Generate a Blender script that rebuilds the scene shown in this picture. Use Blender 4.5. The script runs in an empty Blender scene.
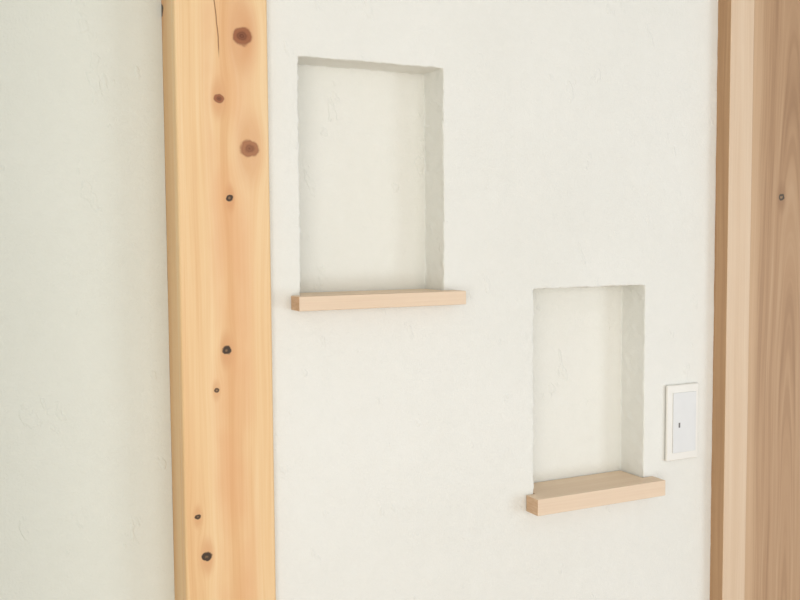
import bpy, bmesh, math
from mathutils import Vector, Matrix
S=bpy.context.scene
try:
    S.view_settings.view_transform='Standard'
    S.view_settings.look='None'
except Exception: pass
H=1.45   # camera height above floor
COL=S.collection

def srgb(r,g,b):
    f=lambda c:(c/255/12.92) if c/255<=.04045 else ((c/255+.055)/1.055)**2.4
    return (f(r),f(g),f(b),1)

# ---------------------------------------------------------------- node helper
class NT:
    def __init__(s,name,rough=.6,spec=.3):
        s.m=bpy.data.materials.new(name); s.m.use_nodes=True
        s.t=s.m.node_tree; s.b=s.t.nodes['Principled BSDF']
        s.b.inputs['Roughness'].default_value=rough
        s.b.inputs['Specular IOR Level'].default_value=spec
        s.pos=s.n('ShaderNodeNewGeometry').outputs['Position']
    def n(s,k): return s.t.nodes.new(k)
    def put(s,inp,v):
        if isinstance(v,bpy.types.NodeSocket): s.t.links.new(v,inp)
        else: inp.default_value=v
    def math(s,op,a,b=0.,c=0.,clamp=False):
        x=s.n('ShaderNodeMath'); x.operation=op; x.use_clamp=clamp
        s.put(x.inputs[0],a); s.put(x.inputs[1],b)
        if len(x.inputs)>2: s.put(x.inputs[2],c)
        return x.outputs[0]
    def sep(s,v):
        x=s.n('ShaderNodeSeparateXYZ'); s.put(x.inputs[0],v); return x.outputs
    def comb(s,a,b,c):
        x=s.n('ShaderNodeCombineXYZ')
        for i,v in enumerate((a,b,c)): s.put(x.inputs[i],v)
        return x.outputs[0]
    def noise(s,v,scale,detail=3,rough=.5):
        x=s.n('ShaderNodeTexNoise'); s.put(x.inputs['Vector'],v)
        x.inputs['Scale'].default_value=scale; x.inputs['Detail'].default_value=detail
        x.inputs['Roughness'].default_value=rough
        return x.outputs['Fac']
    def ramp(s,f,stops):
        x=s.n('ShaderNodeValToRGB'); s.put(x.inputs[0],f); e=x.color_ramp.elements
        while len(e)<len(stops): e.new(.5)
        for el,(p,c) in zip(e,stops): el.position=p; el.color=c
        return x.outputs[0]
    def mix(s,f,a,b,mode='MIX'):
        x=s.n('ShaderNodeMix'); x.data_type='RGBA'; x.blend_type=mode
        s.put(x.inputs[0],f); s.put(x.inputs[6],a); s.put(x.inputs[7],b)
        return x.outputs[2]
    def sstep(s,v,lo,hi):
        x=s.n('ShaderNodeMapRange'); x.interpolation_type='SMOOTHSTEP'
        s.put(x.inputs[0],v); x.inputs[1].default_value=lo; x.inputs[2].default_value=hi
        return x.outputs[0]
    def bump(s,h,strength,dist):
        x=s.n('ShaderNodeBump'); s.put(x.inputs['Height'],h)
        x.inputs['Strength'].default_value=strength; x.inputs['Distance'].default_value=dist
        s.t.links.new(x.outputs[0],s.b.inputs['Normal'])
    def color(s,c): s.put(s.b.inputs['Base Color'],c)

def plaster(name,c1,c2,k=1.):
    t=NT(name,.92,.1)
    a=t.noise(t.pos,2.2,4,.6)
    b=t.noise(t.pos,55,4,.6)
    c=t.noise(t.pos,320,2,.5)
    f=t.math('MULTIPLY_ADD',b,.22,t.math('MULTIPLY',a,.78))
    t.color(t.ramp(f,[(.32,c2),(.66,c1)]))
    h=t.math('MULTIPLY_ADD',t.noise(t.pos,22,3,.5),1.3*k,t.math('MULTIPLY_ADD',c,.8,b))
    # a few short trowel marks
    P=t.sep(t.pos)
    w=t.noise(t.comb(t.math('MULTIPLY_ADD',P[2],12,t.math('MULTIPLY',P[0],30)),t.math('MULTIPLY',P[1],30),t.math('MULTIPLY_ADD',P[0],-8,t.math('MULTIPLY',P[2],14))),1.,3,.6)
    h=t.math('MULTIPLY_ADD',t.sstep(w,.64,.69),1.1*k,h)
    t.bump(h,.5,.0012)
    return t.m

def wood(name,axis,long,cols,fine,knots=(),offset=0.,ring=70,rough=.5,band=None,cath=None,crack=None,halo=(224,150,84),kd=(96,52,30),kg=(70,60,48),endgrain=None,sap=None,side=None):
    """axis: cross axis index, long: grain axis index; knots (cross, long, radius, strength, grey, depth)"""
    t=NT(name,rough,.3)
    P=t.sep(t.pos); x=P[axis]; z=P[long]
    o=3-axis-long; y=P[o]
    xs=t.math('ADD',x,offset)
    acc={}
    def mx(k,v): acc[k]=v if k not in acc else t.math('MAXIMUM',acc[k],v)
    xw=xs
    for (kx,kz,r,st,grey,ky) in knots:
        dx=t.math('SUBTRACT',x,kx); dz=t.math('SUBTRACT',z,kz)
        dx2=t.math('MULTIPLY',dx,dx); dz2=t.math('MULTIPLY',dz,dz)
        if ky is not None:
            dy=t.math('SUBTRACT',y,ky); dx2=t.math('ADD',dx2,t.math('MULTIPLY',dy,dy))
        e=t.math('ADD',dx2,t.math('MULTIPLY',dz2,.16))
        k=t.math('DIVIDE',r*r*1.3,t.math('ADD',e,r*r*.6))
        xw=t.math('SUBTRACT',xw,t.math('MULTIPLY',dx,k))
        wob=t.math('MULTIPLY_ADD',t.noise(t.pos,150 if grey else 90,2),.9 if grey else .6,-.45 if grey else -.3)
        d=t.math('SQRT',t.math('ADD',dx2,t.math('MULTIPLY',dz2,1.25)))
        dn=t.math('ADD',t.math('DIVIDE',d,r),wob)
        km=t.math('MULTIPLY',t.math('SUBTRACT',1.,t.sstep(dn,.72,1.12 if not grey else 1.08)),st)
        mx('h',t.math('MULTIPLY',t.math('SUBTRACT',1.,t.sstep(t.math('SQRT',e),r*.6,r*2.)),st*.6))
        if grey:
            mx('g',km)
            mx('gc',t.math('MULTIPLY',t.math('SUBTRACT',1.,t.sstep(t.math('ABSOLUTE',t.math('SUBTRACT',dn,.6)),.12,.45)),st))
        else:
            mx('k',km)
            rg=t.math('MULTIPLY_ADD',t.math('SINE',t.math('MULTIPLY',dn,20.)),.15,.8)
            rim=t.math('SUBTRACT',1.,t.sstep(t.math('ABSOLUTE',t.math('SUBTRACT',dn,.82)),.03,.18))
            core=t.math('MULTIPLY',t.math('SUBTRACT',1.,t.sstep(dn,.15,.85)),rg)
            mx('c',t.math('MULTIPLY',t.math('MAXIMUM',core,t.math('MULTIPLY',rim,.35)),st))
    lo=t.noise(t.comb(t.math('MULTIPLY',xs,6.),t.math('MULTIPLY',y,6.),t.math('MULTIPLY',z,1.3)),1.,2)
    xw=t.math('MULTIPLY_ADD',lo,.035,xw)
    if cath:
        cx,cz,sx,sz=cath
        dx=t.math('DIVIDE',t.math('SUBTRACT',x,cx),sx); dz=t.math('DIVIDE',t.math('SUBTRACT',z,cz),sz)
        rr=t.math('SQRT',t.math('ADD',t.math('MULTIPLY',dx,dx),t.math('MULTIPLY',dz,dz)))
        xw=t.math('MULTIPLY_ADD',rr,sx,t.math('MULTIPLY',lo,.03))
    g=t.noise(t.comb(t.math('MULTIPLY',xw,ring),t.math('MULTIPLY',y,ring*.6),t.math('MULTIPLY',z,.9)),1.,3,.55)
    f=t.noise(t.comb(t.math('MULTIPLY',xw,420),t.math('MULTIPLY',y,420),t.math('MULTIPLY',z,6)),1.,2)
    v=t.math('MULTIPLY_ADD',f,fine,t.math('MULTIPLY',g,1-fine))
    c=t.ramp(v,[(.3,srgb(*cols[0])),(.5,srgb(*cols[1])),(.72,srgb(*cols[2]))])
    if band:
        bx_,bw,bc,bs=band
        bm_=t.math('SUBTRACT',1.,t.sstep(t.math('ABSOLUTE',t.math('SUBTRACT',xw,bx_+offset+.0175)),bw*.35,bw))
        mott=t.sstep(t.noise(t.comb(t.math('MULTIPLY',x,14),0,t.math('MULTIPLY',z,6)),1.,3),.28,.62)
        c=t.mix(t.math('MULTIPLY',t.math('MULTIPLY',bm_,bs),mott),c,srgb(*bc))
    if sap:
        a,b_,sc,ss=sap
        w=t.math('MULTIPLY_ADD',t.noise(t.comb(0,0,t.math('MULTIPLY',z,3)),1.,2),.02,-.01)
        c=t.mix(t.math('MULTIPLY',t.math('SUBTRACT',1.,t.sstep(t.math('ADD',x,w),a,b_)),ss),c,srgb(*sc))
    if side:   # darker orange tone on the back half of the side face
        y0,y1,sc,ss=side
        c=t.mix(t.math('MULTIPLY',t.sstep(y,y0,y1),ss),c,srgb(*sc))
    if 'h' in acc: c=t.mix(acc['h'],c,srgb(*halo))
    if 'k' in acc:
        c=t.mix(acc['k'],c,srgb(kd[0]+56,kd[1]+42,kd[2]+28)); c=t.mix(acc['c'],c,srgb(*kd))
    if 'g' in acc:
        c=t.mix(acc['g'],c,srgb(kg[0]+62,kg[1]+46,kg[2]+28)); c=t.mix(acc['gc'],c,srgb(*kg))
    if crack:
        cx,z0,bend=crack
        dzz=t.math('SUBTRACT',z,z0)
        w=t.math('MULTIPLY_ADD',t.noise(t.comb(0,0,t.math('MULTIPLY',z,26)),1.,2),.004,-.002)
        cx2=t.math('ADD',w,t.math('MULTIPLY_ADD',t.math('MULTIPLY',dzz,dzz),bend,cx))
        d=t.math('ABSOLUTE',t.math('SUBTRACT',x,cx2))
        m=t.math('MULTIPLY',t.math('SUBTRACT',1.,t.sstep(d,.0003,.0012)),t.sstep(z,z0,z0+.02))
        c=t.mix(t.math('MULTIPLY',m,.8),c,srgb(124,74,42))
    if endgrain:
        nx=t.n('ShaderNodeNewGeometry').outputs['Normal']
        ax=t.math('ABSOLUTE',t.sep(nx)[long])
        rings=t.noise(t.comb(0,t.math('MULTIPLY',P[1],60),t.math('MULTIPLY',P[2],320)),1.,2)
        ec=t.ramp(rings,[(.3,srgb(*endgrain[0])),(.7,srgb(*endgrain[1]))])
        c=t.mix(t.sstep(ax,.6,.9),c,ec)
    t.color(c)
    t.bump(v,.12,.0006)
    return t.m

def plain(name,c,rough=.4,spec=.4):
    t=NT(name,rough,spec)
    n=t.noise(t.pos,40,2)
    t.color(t.ramp(n,[(.3,srgb(*[max(0,k-3) for k in c])),(.7,srgb(*c))]))
    return t.m

# ---------------------------------------------------------------- mesh helper
def obj(name,bm,loc,mat,parent=None):
    me=bpy.data.meshes.new(name)
    bmesh.ops.translate(bm,verts=bm.verts,vec=-Vector(loc))
    bmesh.ops.recalc_face_normals(bm,faces=bm.faces)
    bm.to_mesh(me); bm.free()
    o=bpy.data.objects.new(name,me); COL.objects.link(o)
    me.materials.append(mat)
    if parent:
        base=parent.location.copy(); q=parent.parent
        while q: base+=q.location; q=q.parent
        o.parent=parent; o.location=Vector(loc)-base
    else: o.location=loc
    return o
def bx(bm,x0,x1,y0,y1,z0,z1):
    r=bmesh.ops.create_cube(bm,size=1)
    bmesh.ops.scale(bm,verts=r['verts'],vec=(x1-x0,y1-y0,z1-z0))
    bmesh.ops.translate(bm,verts=r['verts'],vec=((x0+x1)/2,(y0+y1)/2,(z0+z1)/2))
def bevel(o,w,s=3):
    m=o.modifiers.new('bevel','BEVEL'); m.width=w; m.segments=s; m.limit_method='ANGLE'; m.angle_limit=math.radians(40)
    for p in o.data.polygons: p.use_smooth=True
    o.modifiers.new('wn','WEIGHTED_NORMAL')
def box(name,x0,x1,y0,y1,z0,z1,mat,bev=.001,parent=None):
    bm=bmesh.new(); bx(bm,x0,x1,y0,y1,z0,z1)
    o=obj(name,bm,((x0+x1)/2,(y0+y1)/2,z0),mat,parent)
    if bev: bevel(o,bev)
    return o

# ---------------------------------------------------------------- materials
M_wall=plaster('plaster_white',srgb(237,237,231),srgb(231,231,224))
M_niche=plaster('plaster_niche_shaded',srgb(236,235,227),srgb(230,229,219),1.5)  # niche backs: wall plaster toned down, recess shade put into the colour
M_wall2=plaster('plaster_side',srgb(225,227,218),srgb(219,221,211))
M_ceil=plaster('plaster_ceiling',srgb(232,234,233),srgb(226,228,226))
M_post=wood('pine_post',0,2,[(221,172,120),(235,198,149),(243,215,172)],.24,
  knots=[(.371,.2546+H,.0135,.95,0,None),(.3395,.1754+H,.0070,.95,0,None),(.378,.115+H,.0128,.8,0,None),
         (.351,.0523+H,.0050,1.,1,None),(.3435,-.140+H,.0066,1.,1,None),(.3294,-.1904+H,.0038,.8,1,None),
         (.302,-.349+H,.0042,.9,1,None),(.3127,-.402+H,.0068,1.,1,None),(.2857,.292+H,.009,1.,1,.052)],
  offset=3.1,ring=48,crack=(.3405,.222+H,-.9),band=(.352,.036,(226,171,124),.6),halo=(212,154,108),kd=(106,60,40),kg=(70,56,44),
  side=(-.008,.04,(205,158,108),.45))
M_shelf=wood('pale_cypress',2,0,[(225,200,173),(231,208,182),(236,215,191)],.45,offset=1.7,ring=90,rough=.6,
  endgrain=[(200,164,130),(216,184,152)])
M_cas=wood('casing_wood',0,2,[(214,188,158),(221,196,168),(227,205,179)],.4,offset=5.3,ring=60,rough=.65)
M_cas2=wood('casing_edge_shaded',1,2,[(172,134,99),(186,149,113),(198,163,126)],.35,offset=2.3,ring=90,rough=.65)  # darker copy of the casing wood, paints shade on its left side
M_door=wood('cedar_door',0,2,[(160,126,96),(185,151,118),(200,169,137)],.35,
  knots=[(1.312,.0655+H,.0072,1.,1,None)],offset=7.7,ring=95,cath=(1.335,-.9+H,.024,.7),halo=(158,124,95),kg=(90,80,70),
  sap=(1.240,1.275,(212,181,147),.75))
M_floor=wood('floor_boards',1,0,[(176,150,122),(196,172,144),(210,188,162)],.3,offset=.4,ring=30)
M_sw=plain('switch_plastic',(239,237,230))
M_sw2=plain('switch_rocker_plastic',(228,229,228),.35)
M_mark=plain('switch_mark',(110,108,106))

# ---------------------------------------------------------------- wall with two niches
N1=(.4490,.6660,-.0925+H,.2384+H)   # x0,x1,z0,z1 (z0 = shelf underside)
N2=(.8200,1.0335,-.4110+H,-.0768+H)
ND=.056
def lines(lo,hi,marks,a,b,step):
    pts=sorted(set([lo,hi]+[m for m in marks]+[a,b])); out=[]
    for p,q in zip(pts,pts[1:]):
        n=1 if (q<=a or p>=b) else max(1,round((q-p)/step))
        out+= [p+(q-p)*i/n for i in range(n)]
    return out+[hi]
XS=lines(.2856,1.60,[N1[0],N1[1],N2[0],N2[1]],.405,1.18,.0055)
ZS=lines(0,2.4,[N1[2],N1[3],N2[2],N2[3]],.92,1.80,.0055)
bm=bmesh.new(); vc={}
def V(x,y,z):
    k=(round(x,5),round(y,5),round(z,5))
    if k not in vc: vc[k]=bm.verts.new((x,y,z))
    return vc[k]
def inside(x,z): 
    return any(n[0]<x<n[1] and n[2]<z<n[3] for n in (N1,N2))
for x0,x1 in zip(XS,XS[1:]):
    for z0,z1 in zip(ZS,ZS[1:]):
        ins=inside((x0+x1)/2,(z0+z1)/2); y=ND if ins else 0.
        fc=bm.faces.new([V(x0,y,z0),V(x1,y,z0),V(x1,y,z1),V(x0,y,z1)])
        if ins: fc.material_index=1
yl=[ND*i/10 for i in range(11)]
for n in (N1,N2):
    xs=[x for x in XS if n[0]-1e-6<=x<=n[1]+1e-6]; zs=[z for z in ZS if n[2]-1e-6<=z<=n[3]+1e-6]
    for y0,y1 in zip(yl,yl[1:]):
        for z0,z1 in zip(zs,zs[1:]):
            bm.faces.new([V(n[0],y0,z0),V(n[0],y0,z1),V(n[0],y1,z1),V(n[0],y1,z0)])
            bm.faces.new([V(n[1],y0,z0),V(n[1],y1,z0),V(n[1],y1,z1),V(n[1],y0,z1)])
        for x0,x1 in zip(xs,xs[1:]):
            bm.faces.new([V(x0,y0,n[2]),V(x0,y1,n[2]),V(x1,y1,n[2]),V(x1,y0,n[2])])
            bm.faces.new([V(x0,y0,n[3]),V(x1,y0,n[3]),V(x1,y1,n[3]),V(x0,y1,n[3])])
wall=obj('wall_back',bm,(0,0,0),M_wall)
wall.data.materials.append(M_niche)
if sum(p.normal.y*p.area for p in wall.data.polygons)>0: wall.data.flip_normals()
# slightly rough hand-plastered rim: vertex group near the niche edges
vg=wall.vertex_groups.new(name='rim')
for v in wall.data.vertices:
    x,y,z=v.co
    best=9
    for n in (N1,N2):
        ddx=max(n[0]-x,0,x-n[1]); ddz=max(n[2]-z,0,z-n[3])
        if ddx==0 and ddz==0: dd=min(x-n[0],n[1]-x,z-n[2],n[3]-z)
        else: dd=math.hypot(ddx,ddz)
        best=min(best,dd)
    wgt=max(0.,1-best/.012)
    if wgt>0: vg.add([v.index],wgt,'REPLACE')
m=wall.modifiers.new('bevel','BEVEL'); m.width=.0018; m.segments=3; m.limit_method='ANGLE'; m.angle_limit=math.radians(50)
for p in wall.data.polygons: p.use_smooth=True
tx=bpy.data.textures.new('trowel','CLOUDS'); tx.noise_scale=.03; tx.noise_depth=2
d=wall.modifiers.new('trowel','DISPLACE'); d.texture=tx; d.texture_coords='LOCAL'; d.strength=.0018; d.mid_level=.5
tx2=bpy.data.textures.new('chips','CLOUDS'); tx2.noise_scale=.008; tx2.noise_depth=1; tx2.contrast=1.4
d=wall.modifiers.new('chips','DISPLACE'); d.texture=tx2; d.texture_coords='LOCAL'; d.strength=.0032; d.mid_level=.5; d.vertex_group='rim'
wall['kind']='structure'

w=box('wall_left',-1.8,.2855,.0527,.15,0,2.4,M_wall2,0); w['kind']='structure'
w=box('shade_block',-.55,-.12,-.30,.0526,0,2.4,M_wall2,.004); w['kind']='structure'  # unseen block, added to shade the far end of the left wall
w=box('wall_side',-1.9,-1.8,-4.0,.15,0,2.4,M_ceil,0); w['kind']='structure'
w=box('floor',-1.9,2.6,-4.0,.15,-.1,0,M_floor,0); w['kind']='structure'
w=box('ceiling',-1.9,2.6,-4.0,.15,2.4,2.5,M_ceil,0); w['kind']='structure'

# ---------------------------------------------------------------- post
post=box('wooden_post',.2857,.4047,-.012,.12,0,2.4,M_post,.0035)
post['label']='knotty pine structural post set into the white plaster wall'
post['category']='wooden post'

# ---------------------------------------------------------------- shelves
def shelf(n,x0,x1,zt,th,label):
    s=.032; g=.0024
    bm=bmesh.new()
    pts=[(x0,-s),(x1,-s),(x1,-.0012),(n[1]-g,-.0012),(n[1]-g,ND-g),(n[0]+g,ND-g),(n[0]+g,-.0012),(x0,-.0012)]
    vb=[bm.verts.new((a,b,zt-th)) for a,b in pts]; vt=[bm.verts.new((a,b,zt)) for a,b in pts]
    bm.faces.new(vb[::-1]); bm.faces.new(vt)
    for i in range(8):
        j=(i+1)%8; bm.faces.new([vb[i],vb[j],vt[j],vt[i]])
    o=obj('niche_shelf',bm,((x0+x1)/2,0,zt-th),M_shelf)
    bevel(o,.0010,2)
    o['label']=label; o['category']='shelf'; o['group']='small shelves in the wall niches'
    return o
shelf(N1,.4345,.6840,-.0740+H,.0190,'small pale wood shelf in the upper niche beside the post')
shelf(N2,.8060,1.0520,-.3880+H,.0250,'small pale wood shelf in the lower niche near the switch')

# ---------------------------------------------------------------- door casing and door
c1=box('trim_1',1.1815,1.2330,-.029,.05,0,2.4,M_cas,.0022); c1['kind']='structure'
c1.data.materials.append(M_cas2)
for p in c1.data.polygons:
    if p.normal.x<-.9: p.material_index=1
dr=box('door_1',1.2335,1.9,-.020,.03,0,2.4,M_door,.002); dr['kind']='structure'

# ---------------------------------------------------------------- switch
sw=bpy.data.objects.new('light_switch',None); COL.objects.link(sw)
sx0,sx1,sz0,sz1=1.0765,1.1445,-.3665+H,-.2415+H
sw.location=((sx0+sx1)/2,0,sz0)
sw['label']='white plastic rocker light switch on the wall beside the casing'; sw['category']='light switch'
cx=(sx0+sx1)/2
pl=box('switch_plate',sx0,sx1,-.0070,-.0018,sz0,sz1,M_sw,.0022,sw)
zm=sz0+.0635
rk=box('rocker',cx-.0225,cx+.0265,-.0086,-.0071,sz0+.013,sz1-.013,M_sw2,.0005,sw)
k=box('indicator_mark',cx-.0110,cx-.0080,-.0090,-.0087,zm-.0090,zm-.0010,M_mark,0,rk); k['label']='dark indicator mark'

# ---------------------------------------------------------------- camera
f,th,p,r=957.,.4641432585931068,.06418298053969915,-.006859073342243525
F=Vector((math.sin(th)*math.cos(p),math.cos(th)*math.cos(p),-math.sin(p)))
R=Vector((math.cos(th),-math.sin(th),0)); U=R.cross(F)
R2=R*math.cos(r)+U*math.sin(r); U2=-R*math.sin(r)+U*math.cos(r)
cd=bpy.data.cameras.new('camera'); co=bpy.data.objects.new('camera',cd); COL.objects.link(co)
cd.sensor_width=36; cd.lens=36*f/800; cd.clip_start=.02
mt=Matrix((R2,U2,-F)).transposed().to_4x4(); mt.translation=Vector((0,-1.19,H))
co.matrix_world=mt
S.camera=co

# ---------------------------------------------------------------- light
def area(name,loc,target,sx,sy,power,color):
    l=bpy.data.lights.new(name,'AREA'); l.shape='RECTANGLE'; l.size=sx; l.size_y=sy; l.energy=power; l.color=color
    o=bpy.data.objects.new(name,l); COL.objects.link(o); o.location=loc
    o.rotation_euler=(Vector(target)-Vector(loc)).to_track_quat('-Z','Y').to_euler()
    return o
area('window_light',(.6,-3.6,1.35),(.8,0,1.45),2.6,2.0,34,(.99,.99,1))
area('side_window_light',(-1.3,-2.6,1.2),(.9,0,1.4),1.2,1.6,24,(1,.985,.965))
area('cool_light',(2.4,-2.0,1.0),(.5,0,1.65),.7,.8,11,(.82,.91,1))
W=bpy.data.worlds.new('world'); S.world=W; W.use_nodes=True
bg=W.node_tree.nodes['Background']; bg.inputs[0].default_value=(.985,.99,1,1); bg.inputs[1].default_value=.44
